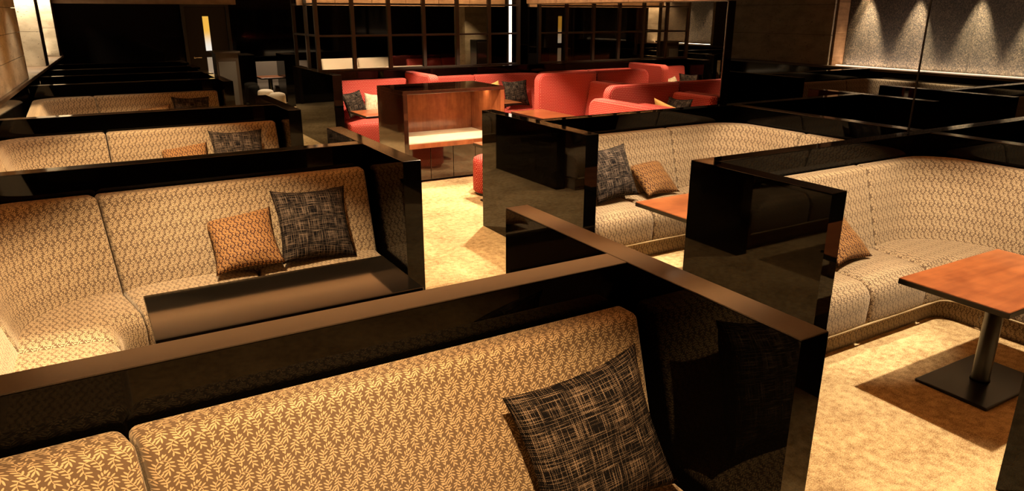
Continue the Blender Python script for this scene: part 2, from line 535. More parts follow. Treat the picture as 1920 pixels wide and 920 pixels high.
quadbox('recess_panel', [wpt(10.8, DEEP), wpt(13.3, DEEP), wpt(13.3, DEEP + .1), wpt(10.8, DEEP + .1)], LEDGE_Z, CEIL, STUCCO, wl_o)
quadbox('recess_panel', [wpt(13.7, DEEP), wpt(16.3, DEEP), wpt(16.3, DEEP + .1), wpt(13.7, DEEP + .1)], LEDGE_Z, CEIL, STUCCO, wl_o)
for yj in (13.25, 16.1):
    z = LEDGE_Z
    while z < CEIL - .02:
        z2 = min(z + 0.5, CEIL)
        quadbox('stone_slab', [wpt(yj - .06, -0.002), wpt(yj, -0.002), wpt(yj, DEEP), wpt(yj - .06, DEEP)], z + .002, z2 - .002, STONE, wl_o)
        z = z2
    quadbox('pier_edge', [wpt(yj + .002, -0.004), wpt(yj + .42, -0.004), wpt(yj + .42, DEEP), wpt(yj + .002, DEEP)], LEDGE_Z, CEIL, MATTEDARK, wl_o)
    spot(wl(yj) - 0.20, yj - 0.22, 2.57, 190, 50, 0.7, 0.03, WARM2, name='wall_washer_lamp')
for y in (11.5, 12.2, 12.9, 14.2, 14.9, 15.6):
    spot(wl(y) - DEEP + 0.15, y, 2.57, 120, 17, 0.55, 0.015, WARM2, name='wall_washer_lamp')
spot(11.42, 7.9, 2.58, 60, 22, 0.5, 0.015, WARM, name='wall_washer_lamp')
# grazing light on the near stone pier
for y in (7.2, 8.6, 10.0):
    spot(wl(y) + 0.45, y, 2.57, 45, 38, 0.8, 0.03, WARM2, name='wall_washer_lamp')
area(wl(14.9) - 0.2, 14.9, LEDGE_Z + .02, 0.05, 2.2, 12, (PI, 0, 0), WARM2)

# right wall
RW = 11.2
wr = bpy.data.objects.new('wall_right', None); COL.objects.link(wr); tag(wr, kind='structure')
box('dado_panel', RW - 0.02, RW + 0.9, -2.4, 19.4, 0, 1.06, DARKWALL, wr, 0)
box('ledge', RW - 0.06, RW + 0.5, -2.4, 19.4, 1.06, 1.10, LEDGE, wr, 0.004)
for (a, b) in ((8.25, 10.9), (-2.4, 3.0)):
    box('pier_core', RW + .04, RW + .6, a, b, 1.10, CEIL, MATTEDARK, wr, 0)
    y = a
    while y < b - .05:
        y2 = min(y + 1.32, b)
        z = 1.10
        while z < CEIL - .02:
            z2 = min(z + .5, CEIL)
            box('stone_slab', RW - random.uniform(0, .005), RW + .045, y + .003, y2 - .003, z + .003, z2 - .003, STONE, wr, 0)
            z = z2
        y = y2
z = 1.10
while z < CEIL - .02:
    z2 = min(z + .52, CEIL)
    box('jamb_block', RW + .05, RW + .40, 8.21, 8.248, z + .002, z2 - .002, PLANK, wr, 0)
    z = z2
y = 8.2
for y2 in (6.1, 4.0, 3.0):
    box('plaster_panel', RW + .34, RW + .42, y2 + .002, y - .002, 1.10, CEIL, STUCCO, wr, 0)
    y = y2
box('led_strip', RW + .12, RW + .14, 3.0, 8.18, 1.10, 1.112, LED, wr, 0)
area(RW + .295, 5.6, 1.115, 0.03, 5.1, 15, (PI, math.radians(20), 0), (1.0, 0.76, 0.58))
box('wall_right_end', RW, RW + .5, 10.9, 19.4, 1.1, CEIL, MATTEDARK, None, 0)
tag(bpy.data.objects['wall_right_end'], kind='structure')

# far wall behind the left booths with the door
wb = box('wall_back', -1.6, 1.93, 16.5, 16.7, 0, 2.09, DARKWALL, None, 0); tag(wb, kind='structure')
hb = box('wall_back_header', -1.6, 3.0, 16.3, 16.7, 2.10, CEIL, PLANK, None, 0); tag(hb, kind='structure')
ws = box('wall_far', 2.95, 13.5, 18.6, 18.8, 0, CEIL, DARKWALL, None, 0); tag(ws, kind='structure')
wk = box('wall_near', -2.2, 13.5, -2.6, -2.45, 0, CEIL, MATTEDARK, None, 0); tag(wk, kind='structure')
wp = box('wall_passage', 2.86, 2.95, 16.5, 18.8, 0, CEIL, DARKWALL, None, 0); tag(wp, kind='structure')
dr = bpy.data.objects.new('door_1', None); COL.objects.link(dr); dr.location = (2.4, 16.5, 0); tag(dr, kind='structure')
def loc_box(par, name, x0, x1, y0, y1, z0, z1, mat, bev=0.003, seg=1):
    p = par.location if par else Vector((0, 0, 0))
    return box(name, x0 - p.x, x1 - p.x, y0 - p.y, y1 - p.y, z0 - p.z, z1 - p.z, mat, par, bev, seg)
def sub_box(root, part, *a):
    """a piece of a part, given in the thing's place"""
    o = loc_box(root, *a)
    o.parent = part
    return o
e = loc_box(dr, 'door_leaf', 2.02, 2.80, 16.46, 16.52, 0.01, 2.05, MATTEDARK)
loc_box(dr, 'door_frame', 1.95, 2.015, 16.42, 16.55, 0, 2.10, BRONZE)
loc_box(dr, 'door_frame', 2.805, 2.87, 16.42, 16.55, 0, 2.10, BRONZE)
loc_box(dr, 'door_frame', 2.02, 2.80, 16.42, 16.55, 2.055, 2.10, BRONZE)
loc_box(dr, 'glass_slot', 2.345, 2.46, 16.452, 16.47, 1.19, 1.87, DOORGLASS)
loc_box(dr, 'glass_slot', 2.345, 2.46, 16.452, 16.47, 0.72, 1.06, emit('dim_frosted_glass', (0.8, 0.68, 0.5), 0.22))
hd = sub_box(dr, e, 'lever_handle', 2.10, 2.24, 16.39, 16.41, 1.05, 1.075, STEEL, 0.006, 2)
sub_box(dr, e, 'handle_rose', 2.085, 2.125, 16.41, 16.46, 1.04, 1.085, STEEL, 0.006, 2)

# mirror wall at the right end of the red lounge
MX = 6.78
mw = box('wall_mirror', MX + 0.012, MX + 0.14, 6.46, 11.0, 0, 2.095, DARKWALL, None, 0); tag(mw, kind='structure')
mr = thing('wall_mirror_panel', 'tall bronze mirror on the wall behind the red lounge, reflecting the grid screen', 'mirror', (MX, 8.7, 0))
loc_box(mr, 'mirror_glass', MX, MX + 0.010, 6.46, 10.93, 0.92, 2.085, MIRROR, 0)
loc_box(mr, 'edge_trim', MX - .004, MX + 0.012, 6.452, 6.459, 0.92, 2.085, STEEL, 0)
loc_box(mr, 'edge_trim', MX - .006, MX + 0.010, 6.46, 10.93, 2.087, 2.094, STEEL, 0)
hw = bpy.data.objects.new('wall_header', None); COL.objects.link(hw); tag(hw, kind='structure')
y = 6.46
for k in range(5):
    loc_box(hw, 'wood_plank', MX - .03, MX + .14, y + .004, y + 0.90, 2.10, CEIL - .01, PLANK, 0)
    y += 0.905
area(MX - 0.25, 8.7, 2.5, 0.06, 4.4, 22, (0, math.radians(-60), 0), WARM)
hb2 = bpy.data.objects.new('wall_screen_header', None); COL.objects.link(hb2); tag(hb2, kind='structure')
xs = [3.05, 3.66, 4.27, 4.86, 5.46, 6.05, 6.76]
for a, b in zip(xs[:-1], xs[1:]):
    o = loc_box(hb2, 'wood_plank', a + .004 - 4, b - .004 - 4, -.02, .02, 0, .52, PLANK, 0)
    o.location = (4, 11.75, 2.055)
area(4.9, 11.45, 2.45, 3.6, 0.06, 26, (math.radians(45), 0, 0), WARM)

# ------------------------------------------------------------------ booth partitions
def partition(label, wx, wy0, wy1, dx0, dx1, dy0, cap=True, group=None):
    """lacquer partition: an end panel along the aisle and a divider panel"""
    t = thing('booth_partition', label, 'partition', (wx + PT / 2, (wy0 + wy1) / 2, 0), 0, group)
    e = loc_box(t, 'end_panel', wx, wx + PT, wy0, wy1, 0, PH - .006, LACQ, 0)
    sub_box(t, e, 'top_rail', wx, wx + PT, wy0, wy1, PH - .006, PH, CAP if cap else LACQ, 0.002)
    if dx1 is not None:
        e = loc_box(t, 'divider_panel', dx0, dx1, dy0, dy0 + PT, 0, PH - .006, LACQ, 0)
        sub_box(t, e, 'top_rail', dx0, dx1, dy0, dy0 + PT, PH - .006, PH, CAP if cap else LACQ, 0.002)
    return t

LX = 1.592
DIV = [1.886, 4.715, 7.24, 10.52, 11.92, 13.24, 14.6]
WNG = [(1.139, 2.757), (3.991, 5.536), (6.727, 8.15), (10.04, 11.35), (11.55, 12.4), (12.85, 13.7), (14.2, 14.95)]
LAB = ['nearest T-shaped black lacquer partition, bronze top rail crossing the front of the picture',
       'second T-shaped black lacquer partition, behind the black glossy table',
       'third black lacquer partition of the left row, behind the second leaf-print sofa',
       'fourth black lacquer partition of the left row, behind the third visible sofa',
       'fifth black lacquer partition of the left row, in the dark',
       'sixth black lacquer partition of the left row, in the dark',
       'farthest black lacquer partition of the left row, before the dark back wall']
for i, (dy, (a, b), lb) in enumerate(zip(DIV, WNG, LAB)):
    partition(lb, LX, a, b, wl(dy) + .01, LX - .001, dy)
RX = 3.133
partition('tall black lacquer partition with end panel left of the sofa with dark and rust cushions', RX, 4.249, 5.863, RX + PT + .001, 7.445, 5.0, False)
partition('L-shaped black lacquer partition left of the cherry table on a black pedestal', RX, 2.182, 3.166, RX + PT + .001, 7.445, 3.05, False)
partition('black lacquer end panel cut off at the lower right corner of the picture', RX, -0.4, 1.2, None, None, 0, False)
# second row: middle partitions and the far right column of booths
def lowwall(label, x0, x1, y0, y1):
    t = thing('booth_partition', label, 'partition', ((x0 + x1) / 2, (y0 + y1) / 2, 0))
    e = loc_box(t, 'end_panel', x0, x1, y0, y1, 0, PH - .006, LACQ, 0)
    sub_box(t, e, 'top_rail', x0, x1, y0, y1, PH - .006, PH, CAP, 0.002)
    return t
lowwall('black lacquer middle partition behind the curve of the sofa with the dark and rust cushions', 5.44, 5.556, 3.168, 4.998)
lowwall('black lacquer middle partition behind the curve of the sofa by the cherry table', 5.44, 5.556, 0.3, 3.048)
lowwall('dim black lacquer end panel on the near side of the right aisle', 7.447, 7.56, 4.2, 5.7)
t = partition('dim black lacquer T-shaped partition beside the far right aisle, before the plaster wall', 8.60, 4.0, 5.55, 8.60 + PT + .001, RW - .065, 4.74)
t = partition('dim black lacquer partition by the stone pier of the right wall', 8.60, 6.75, 8.2, 8.60 + PT + .001, RW - .065, 7.40)

lowwall('low black lacquer panel at the end of the passage, left of the grey-brown sofa', 2.955, 3.23, 16.1, 16.9)
lowwall('low black lacquer panel at the end of the passage, right of the grey-brown sofa', 3.80, 4.06, 16.0, 16.7)
# clear glass screen standing on the right-hand divider
gs = thing('glass_screen', 'clear glass screen standing on the divider right of the cherry table booth', 'glass screen', (6.3, 3.108, PH))
loc_box(gs, 'pane', 5.262, 7.40, 3.103, 3.113, PH + .001, CEIL - .02, GLASSC, 0)
loc_box(gs, 'edge_seal', 5.254, 5.261, 3.102, 3.114, PH + .001, CEIL - .02, BLACKMETAL, 0)

# ------------------------------------------------------------------ sofas
def arcpath(s, rfun, A, ddir, ndir, L, A2):
    pass

class Corner:
    """bench path: leg 1 from p0 along d1 for L, then a 90 degree turn to d2; n1/n2 point to the seating side"""
    def __init__(s, p0, d1, n1, d2, n2, L, leg2, reg=0.95):
        s.p0, s.d1, s.n1, s.d2, s.n2, s.L, s.leg2, s.reg = Vector(p0), Vector(d1), Vector(n1), Vector(d2), Vector(n2), L, leg2, reg
    def length(s): return s.L - s.reg + 1.6 * s.reg + s.leg2 - s.reg
    def pt(s, t, d, r):
        """t: station (metres-ish), d: offset from the wall, r: fillet radius at that offset"""
        a = s.L - s.reg
        if t <= a: return s.p0 + s.d1 * t + s.n1 * d
        cl = 1.6 * s.reg
        C = s.p0 + s.d1 * s.L
        if t >= a + cl:
            return C + s.d2 * (s.reg + t - a - cl) + s.n2 * d
        f = (t - a) / cl
        # leg1 straight -> arc -> leg2 straight at offset d
        q = C + s.n1 * d + s.n2 * d                    # offset corner
        st = s.reg - d - r                             # straight length left on both legs
        st = max(st, 0.0)
        ar = r * PI / 2
        tot = 2 * st + ar
        u = f * tot
        if u < st:
            return q - s.d1 * (r + st - u)
        if u > st + ar:
            return q + s.d2 * (r + (u - st - ar))
        th = (u - st) / r
        c = q - s.d1 * r + s.d2 * r
        return c + s.d1 * (r * math.sin(th)) - s.d2 * (r * math.cos(th))

class Straight(Corner):
    def __init__(s, p0, d1, n1, L):
        s.p0, s.d1, s.n1, s.L = Vector(p0), Vector(d1), Vector(n1), L
    def length(s): return s.L
    def pt(s, t, d, r): return s.p0 + s.d1 * t + s.n1 * d

def resample(poly, radii, seg=5):
    """round the corners of a closed polygon"""
    out = []
    n = len(poly)
    for i in range(n):
        p = Vector(poly[i]); a = Vector(poly[i - 1]); b = Vector(poly[(i + 1) % n])
        r = radii[i]
        if r <= 0:
            out.append((p.x, p.y)); continue
        u = (a - p).normalized(); v = (b - p).normalized()
        ang = u.angle(v)
        tl = min(r / math.tan(ang / 2), 0.49 * (a - p).length, 0.49 * (b - p).length)
        rr = tl * math.tan(ang / 2)
        c = p + (u + v).normalized() * (rr / math.sin(ang / 2))
        p1 = p + u * tl; p2 = p + v * tl
        a1 = math.atan2(p1.y - c.y, p1.x - c.x); a2 = math.atan2(p2.y - c.y, p2.x - c.x)
        da = (a2 - a1 + PI) % (2 * PI) - PI
        for k in range(seg + 1):
            an = a1 + da * k / seg
            out.append((c.x + rr * math.cos(an), c.y + rr * math.sin(an)))
    return out

def densify(poly, mx=0.09):
    out = []
    n = len(poly)
    for i in range(n):
        a, b = poly[i], poly[(i + 1) % n]
        L = math.hypot(b[0] - a[0], b[1] - a[1])
        k = max(1, int(math.ceil(L / mx)))
        for j in range(k): out.append((a[0] + (b[0] - a[0]) * j / k, a[1] + (b[1] - a[1]) * j / k))
    return out

def cushion(name, path, t0, t1, poly, rfun, mat, parent, org, endr=0.035, step=0.06, crown=0.0, uv_scale=1.0, vflip=False, pucker=0.0):
    """closed profile swept from station t0 to t1 with softly rounded ends"""
    poly = densify(poly)
    n = len(poly)
    cx = sum(p[0] for p in poly) / n; cz = sum(p[1] for p in poly) / n
    # outward normals
    A = sum(poly[i][0] * poly[(i + 1) % n][1] - poly[(i + 1) % n][0] * poly[i][1] for i in range(n))
    sg = 1 if A > 0 else -1
    nor = []
    for i in range(n):
        dx = poly[(i + 1) % n][0] - poly[i - 1][0]; dz = poly[(i + 1) % n][1] - poly[i - 1][1]
        l = math.hypot(dx, dz) or 1
        nor.append((sg * dz / l, -sg * dx / l))
    vv = [0.0]
    for i in range(n):
        a, b = poly[i], poly[(i + 1) % n]
        vv.append(vv[-1] + math.hypot(b[0] - a[0], b[1] - a[1]))
    st = []
    E = 5
    for k in range(E + 1):
        a = k / E * PI / 2
        st.append((t0 + endr * (1 - math.sin(a)) * 0 + endr * (1 - math.cos(a)), endr * (1 - math.sin(a))))
    m = max(1, int((t1 - t0 - 2 * endr) / step))
    for k in range(1, m): st.append((t0 + endr + (t1 - t0 - 2 * endr) * k / m, 0.0))
    for k in range(E, -1, -1):
        a = k / E * PI / 2
        st.append((t1 - endr * (1 - math.cos(a)), endr * (1 - math.sin(a))))
    # map arc param so station at inset max is the very end
    verts, faces, uvs = [], [], []
    for (t, ins) in st:
        e = min(t - t0, t1 - t)
        cr = crown * (1 - math.exp(-e / 0.10)) if crown else 0.0
        for i in range(n):
            d = poly[i][0] - nor[i][0] * ins
            z = poly[i][1] - nor[i][1] * ins
            if crown:
                z += cr * max(0.0, nor[i][1]) ; d += cr * 0.5 * max(0.0, nor[i][0])
            p = path.pt(t, d, rfun(d))
            verts.append((p.x - org.x, p.y - org.y, z))
    S = len(st)
    dref = 0.2 if cz > 0.3 and max(q[1] for q in poly) > 0.6 else 0.5
    us = [0.0]
    for k in range(1, S):
        us.append(us[-1] + (path.pt(st[k][0], dref, rfun(dref)) - path.pt(st[k - 1][0], dref, rfun(dref))).length)
    flat = max(q[1] for q in poly) < 0.6
    for k in range(S - 1):
        for i in range(n):
            j = (i + 1) % n
            faces.append((k * n + i, k * n + j, (k + 1) * n + j, (k + 1) * n + i))
            u0, u1 = us[k], us[k + 1]
            if flat and nor[i][1] > 0.75 and nor[j][1] > 0.75:      # tops of the seats: fabric laid flat
                uvs.append(tuple((verts[q][0], verts[q][1]) for q in faces[-1]))
            else:
                uvs.append(((u0, vv[i]), (u0, vv[i + 1]), (u1, vv[i + 1]), (u1, vv[i])))
    faces.append(tuple(range(n - 1, -1, -1))); uvs.append(tuple((poly[i][0], poly[i][1]) for i in range(n - 1, -1, -1)))
    faces.append(tuple((S - 1) * n + i for i in range(n))); uvs.append(tuple((poly[i][0], poly[i][1]) for i in range(n)))
    me = bpy.data.meshes.new(name)
    me.from_pydata(verts, [], faces)
    ul = me.uv_layers.new(name='UVMap')
    fl_ = [c for f in uvs for q in f for c in q]
    ul.data.foreach_set('uv', fl_)
    bm = bmesh.new(); bm.from_mesh(me)
    bmesh.ops.recalc_face_normals(bm, faces=bm.faces[:])
    bm.to_mesh(me); bm.free()
    for p in me.polygons: p.use_smooth = True
    return link(name, me, mat, parent)

BACK = resample([(0.285, 0.33), (0.272, 0.43), (0.115, 0.955), (0.012, 0.955), (0.012, 0.33)], [0.0, 0.0, 0.035, 0.02, 0.0])
SEAT = resample([(0.20, 0.135), (0.682, 0.135), (0.695, 0.405), (0.20, 0.425)], [0.0, 0.035, 0.10, 0.02])
BASE = resample([(0.03, 0.0), (0.63, 0.0), (0.63, 0.134), (0.03, 0.134)], [0, 0, 0.01, 0])
PIPE = [(0.688 + 0.007 * math.cos(a * PI / 4), 0.150 + 0.007 * math.sin(a * PI / 4)) for a in range(8)]
def rb(d): return max(0.05, 0.28 + (d - 0.012) * 0.9) if d < 0.3 else 0.5
def rs(d): return max(0.09, 0.50 - (d - 0.2) * 0.82)
def rbase(d): return max(0.12, 0.5 - d * 0.62)

def corner_sofa(label, group, path, org, bseams, sseams, mat=FABRIC, rz=0):
    t = thing('corner_sofa', label, 'sofa', org, 0, group)
    o = Vector(org)
    b = [0.0] + bseams
    for a, c in zip(b[:-1], b[1:]):
        cushion('back_cushion', path, a + .004, c - .004, BACK, rb, mat, t, o, 0.026)
    b = [0.0] + sseams
    for a, c in zip(b[:-1], b[1:]):
        cushion('seat_cushion', path, a + .004, c - .004, SEAT, rs, mat, t, o, 0.03, crown=0.022)
    cushion('plinth', path, 0.03, bseams[-1] - .03, BASE, rbase, mat, t, o, 0.005)
    cushion('piping', path, 0.04, bseams[-1] - .04, PIPE, rs, PIPING, t, o, 0.004)
    return t

# left row (leg 1 runs from the aisle to the left wall, leg 2 comes back along the wall)
LS = ['nearest leaf-print corner sofa in front, with one charcoal cushion',
      'leaf-print corner sofa behind the black glossy table',
      'third leaf-print corner sofa of the left row from the front',
      'fourth leaf-print corner sofa of the left row, small and pale',
      'dim fifth leaf-print corner sofa of the left row',
      'dim sixth leaf-print corner sofa of the left row']
for i, lb in enumerate(LS):
    dy = DIV[i]
    x1 = LX - 0.03
    xw = wl(dy) + 0.02 if i > 1 else -0.72
    L = x1 - xw
    leg2 = 2.2 if i < 4 else 0.96
    p = Corner((x1, dy - .004, 0), (-1, 0, 0), (0, -1, 0), (0, -1, 0), (1, 0, 0), L, leg2, 0.86)
    c0 = L - 0.86                                     # start of the corner region
    cend = c0 + 1.6 * 0.86
    s0 = x1 + 0.02 if i < 2 else x1 - 0.12
    bs = [s0, cend + 0.03] + ([p.length()] if leg2 > 1.2 else [])
    ss = [s0 * 0.5, s0, cend + 0.03] + ([p.length()] if leg2 > 1.2 else [])
    if leg2 <= 1.2:
        bs = [s0, p.length()]; ss = [s0 * .5, s0, p.length()]
    corner_sofa(lb, 'leaf-print corner sofas of the left row', p, ((x1 + xw) / 2, dy - .4, 0), bs, ss)

def rsofa(label, x0, xw, yf, leg2=1.5, s1=4.55, group='leaf-print corner sofas of the right rows', seat2=True):
    L = xw - x0
    p = Corner((x0, yf - .004, 0), (1, 0, 0), (0, -1, 0), (0, -1, 0), (-1, 0, 0), L, leg2, 0.90)
    c0 = L - 0.90
    cend = c0 + 1.6 * 0.90
    bs = [s1 - x0, cend + 0.0, p.length()]
    ss = [(s1 - x0) * 0.5, s1 - .04 - x0, cend, p.length()]
    return corner_sofa(label, group, p, ((x0 + xw) / 2, yf - .4, 0), bs, ss)
rsofa('leaf-print corner sofa with charcoal and rust cushions behind the L-shaped partition', 3.27, 5.43, 5.0, 1.55)
rsofa('leaf-print corner sofa wrapping round the cherry table on a black pedestal', 3.27, 5.43, 3.05, 2.0)
rsofa('dim leaf-print corner sofa by the stone pier of the right wall', 8.75, RW - .08, 7.40, 2.2, 10.4)
rsofa('dim leaf-print corner sofa in the booth nearest the right wall, before the T partition', 8.75, RW - .08, 4.74, 1.5, 10.4)

# ------------------------------------------------------------------ cushions
def pillow_mesh(name, s, th, N=22):
    verts, faces, uvs = [], [], []
    idx = {}
    def f(u, v, sd):
        a = 1 - abs(u) ** 2.4; b = 1 - abs(v) ** 2.4
        h = th / 2 * (max(a, 0) ** 0.55) * (max(b, 0) ** 0.55)
        px = s / 2 * u * (1 - 0.11 * (1 - v * v) * abs(u) ** 1.5)
        py = s / 2 * v * (1 - 0.11 * (1 - u * u) * abs(v) ** 1.5)
        h *= 1 + 0.05 * math.sin(5 * u + 2 * v) + 0.04 * math.sin(7 * v - 3 * u)
        return (px, py, sd * h + 0.010 * math.sin(3 * u) * v)
    for sd in (1, -1):
        for i in range(N + 1):
            for j in range(N + 1):
                u, v = -1 + 2 * i / N, -1 + 2 * j / N
                edge = i in (0, N) or j in (0, N)
                key = (i, j, 0 if edge else sd)
                if key not in idx:
                    idx[key] = len(verts); verts.append(f(u, v, sd))
        for i in range(N):
            for j in range(N):
                q = [(i, j), (i + 1, j), (i + 1, j + 1), (i, j + 1)]
                if sd < 0: q = q[::-1]
                faces.append([idx[(a, b, 0 if a in (0, N) or b in (0, N) else sd)] for a, b in q])
                uvs += [c for a, b in q for c in (a / N * s, b / N * s)]
    me = bpy.data.meshes.new(name)
    me.from_pydata(verts, [], faces)
    ul = me.uv_layers.new(name='UVMap')
    ul.data.foreach_set('uv', uvs)
    for p in me.polygons: p.use_smooth = True
    return me
PM = {}
def pillow(label, mat, size, loc, face_dir, lean, spin=0.0, th=0.15, group=None):
    """loc: centre; face_dir: heading (radians) the front faces; lean: tilt back; spin: turn in its own plane"""
    key = (mat.name, size, th)
    if key not in PM:
        PM[key] = pillow_mesh('throw_pillow', size, th)
        PM[key].materials.append(mat)
    o = bpy.data.objects.new('throw_pillow', PM[key])
    COL.objects.link(o)
    n = Vector((math.cos(face_dir) * math.cos(lean), math.sin(face_dir) * math.cos(lean), math.sin(lean)))
    x = Vector((-math.sin(face_dir), math.cos(face_dir), 0))
    y = n.cross(x)
    xs_, ys_ = x * math.cos(spin) + y * math.sin(spin), -x * math.sin(spin) + y * math.cos(spin)
    M = Matrix((xs_, ys_, n)).transposed().to_4x4()
    M.translation = loc
    o.matrix_world = M
    return tag(o, label, 'cushion', group)

PILLOWS = []
H = PI
pillow('charcoal tweed cushion on the nearest front sofa', TWEED, 0.48, (1.209, 1.542, .678), -1.723, .373, .191, .17)
pillow('charcoal tweed cushion behind the black glossy table, leaning by a rust one', TWEED, 0.48, (1.146, 4.435, .668), -1.53, .512, -.055, .16)
pillow('rust leaf-print cushion behind the black glossy table', RUSTFAB, 0.40, (.71, 4.418, .63), -1.715, .773, .108, .14)
pillow('charcoal tweed cushion on the third sofa of the left row, beside a rust one', TWEED, 0.48, (1.165, 6.966, .70), -1.53, .512, -.055, .16)
pillow('rust leaf-print cushion on the third sofa of the left row', RUSTFAB, 0.40, (.715, 6.947, .66), -1.715, .773, .108, .14)
pillow('small charcoal tweed cushion on the fourth sofa of the left row', TWEED, 0.46, (1.20, 10.246, .70), -1.53, .512, -.055, .16)
pillow('small rust leaf-print cushion on the fourth sofa of the left row', RUSTFAB, 0.40, (.76, 10.227, .66), -1.715, .773, .108, .14)
pillow('charcoal tweed cushion half hidden by the tall partition, on the right booth sofa', TWEED, 0.465, (3.72, 4.68, .672), -1.54, .458, .053, .16)
pillow('rust leaf-print cushion beside a charcoal one on the right booth sofa', RUSTFAB, 0.38, (4.21, 4.70, .575), -1.523, .906, 0.0, .14)
pillow('rust leaf-print cushion on the sofa by the cherry table, cut by the partition edge', RUSTFAB, 0.38, (4.06, 2.75, .575), -1.523, .906, 0.0, .14)
pillow('charcoal tweed cushion at the left end of the left red sofa', TWEED, 0.38, (3.455, 10.46, .66), -1.15, .35, .08, .15)
pillow('oatmeal tweed cushion on the left red sofa, beside a charcoal one', TWEEDL, 0.33, (3.79, 10.53, .63), -1.65, .40, -.16, .14)
pillow('charcoal tweed cushion in the corner of the red sofa, against the tallest red screen', TWEED, 0.44, (6.20, 10.40, .68), -1.75, .33, .03, .15)
pillow('mustard cushion peeping over the mahogany cabinet', GOLDFAB, 0.40, (5.84, 10.56, .66), -1.6, .33, .2, .14)
pillow('charcoal tweed cushion leaning on the red sofa at the near end of the mirror', TWEED, 0.46, (6.40, 6.81, .725), PI - .05, .35, .03, .15)
pillow('mustard cushion behind the low pale-lit red screen', GOLDFAB, 0.52, (5.74, 6.18, .735), .05, .22, .15, .14)

# ------------------------------------------------------------------ tables
def ped_table(label, cx, cy, w, d, h, topmat, rim, group=None, cat='table', base=(0.6, 0.385)):
    t = thing('pedestal_table', label, cat, (cx, cy, 0), 0, group)
    tp = box('tabletop', -w / 2, w / 2, -d / 2, d / 2, h - .032, h, topmat, t, 0.003)
    if rim is not None:
        box('edge_band', -w / 2 - .002, w / 2 + .002, -d / 2 - .002, d / 2 + .002, h - .034, h - .006, rim, tp, 0.002)
    box('base_plate', -base[0] / 2, base[0] / 2, -base[1] / 2, base[1] / 2, 0, .018, BLACKMETAL, t, 0.008, 2)
    lathe('column', [(0.05, .018), (0.048, .03), (0.045, .035), (0.045, h - .06), (0.06, h - .055), (0.06, h - .034)], BLACKMETAL, t, 32)
    return t
ped_table('cherry-topped pedestal table on a square black foot, standing on the bright carpet at right', 4.06, 1.755, 0.97, 0.545, 0.625, TABLEWOOD, BLACKMETAL)
ped_table('cherry-topped table half hidden behind the L-shaped partition, only its left corner showing', 3.89, 3.66, 0.97, 0.63, 0.625, TABLEWOOD, BLACKMETAL)
ped_table('black glossy table in the second left booth, behind the front partition', 0.72, 3.44, 1.235, 0.58, 0.63, BLACKTOP, None)

# ------------------------------------------------------------------ red lounge
def wedge_poly(z1, th): return resample([(0.0, 0.10), (th, 0.10), (th, z1), (0.0, z1)], [0.01, 0.01, 0.03, 0.03])
RBACK = resample([(0.24, 0.33), (0.235, 0.43), (0.14, 0.975), (0.012, 0.975), (0.012, 0.33)], [0, 0, .04, .03, 0])
RSEAT = resample([(0.19, 0.07), (0.66, 0.07), (0.68, 0.405), (0.19, 0.42)], [0, .03, .06, .02])

def red_bench(label, path, org, bs, ss, zoff=0.0):
    t = thing('red_sofa', label, 'sofa', org, 0)
    o = Vector(org)
    for a, c in zip(bs[:-1], bs[1:]):
        cushion('back_cushion', path, a + .003, c - .003, RBACK, rb, RED, t, o, 0.035)
    for a, c in zip(ss[:-1], ss[1:]):
        cushion('seat_cushion', path, a + .003, c - .003, RSEAT, rs, RED, t, o, 0.035, crown=.012)
    return t

def red_wing(label, p0, d, n, L, z1=1.085, th=0.15, r=0.12):
    """upholstered screen with a rounded free end: extruded outline"""
    t = thing('red_wing_panel', label, 'sofa screen', (p0[0] + d[0] * L / 2, p0[1] + d[1] * L / 2, 0))
    out = [(0, 0.0), (0, z1)]
    for k in range(0, 9):
        a = PI / 2 * (1 - k / 8)
        out.append((L - r + r * math.cos(a), z1 - r + r * math.sin(a)))
    out.append((L, 0.0))
    bm = bmesh.new()
    uvl = bm.loops.layers.uv.new('UVMap')
    rings = []
    br = 0.03
    layers = [(0.0, br), (br * .3, br * .3), (br, 0.0), (th - br, 0.0), (th - br * .3, br * .3), (th, br)]
    m = len(out)
    cxm, czm = L / 2, z1 / 2
    for (off, ins) in layers:
        ring = []
        for (s, z) in out:
            s2 = s - (ins if s > L * .5 else 0); z2 = z - (ins if z > z1 * .5 else 0)
            if s > L * .5 and z > z1 - r - .001 and ins:
                cxa, cza = L - r, z1 - r
                l = math.hypot(s - cxa, z - cza) or 1
                s2 = cxa + (s - cxa) * (1 - ins / r); z2 = cza + (z - cza) * (1 - ins / r)
            x = p0[0] + d[0] * s2 + n[0] * off - t.location.x
            y = p0[1] + d[1] * s2 + n[1] * off - t.location.y
            ring.append((bm.verts.new((x, y, z2)), s2, z2, off))
        rings.append(ring)
    arc = [0.0]
    for i in range(m - 1): arc.append(arc[-1] + math.hypot(out[i + 1][0] - out[i][0], out[i + 1][1] - out[i][1]))
    for a, b in zip(rings[:-1], rings[1:]):
        for i in range(m - 1):
            f = bm.faces.new((a[i][0], a[i + 1][0], b[i + 1][0], b[i][0])); f.smooth = True
            for l, uvv in zip(f.loops, ((arc[i], a[i][3]), (arc[i + 1], a[i][3]), (arc[i + 1], b[i][3]), (arc[i], b[i][3]))): l[uvl].uv = uvv
    for ring, rev in ((rings[0], False), (rings[-1], True)):
        vs = [q[0] for q in ring]
        f = bm.faces.new(vs[::-1] if rev else vs)
        src = {q[0]: q for q in ring}
        for l in f.loops: l[uvl].uv = (src[l.vert][1], src[l.vert][2])
    me = to_me(bm, 'padded_screen')
    link('padded_screen', me, RED, t)
    return t

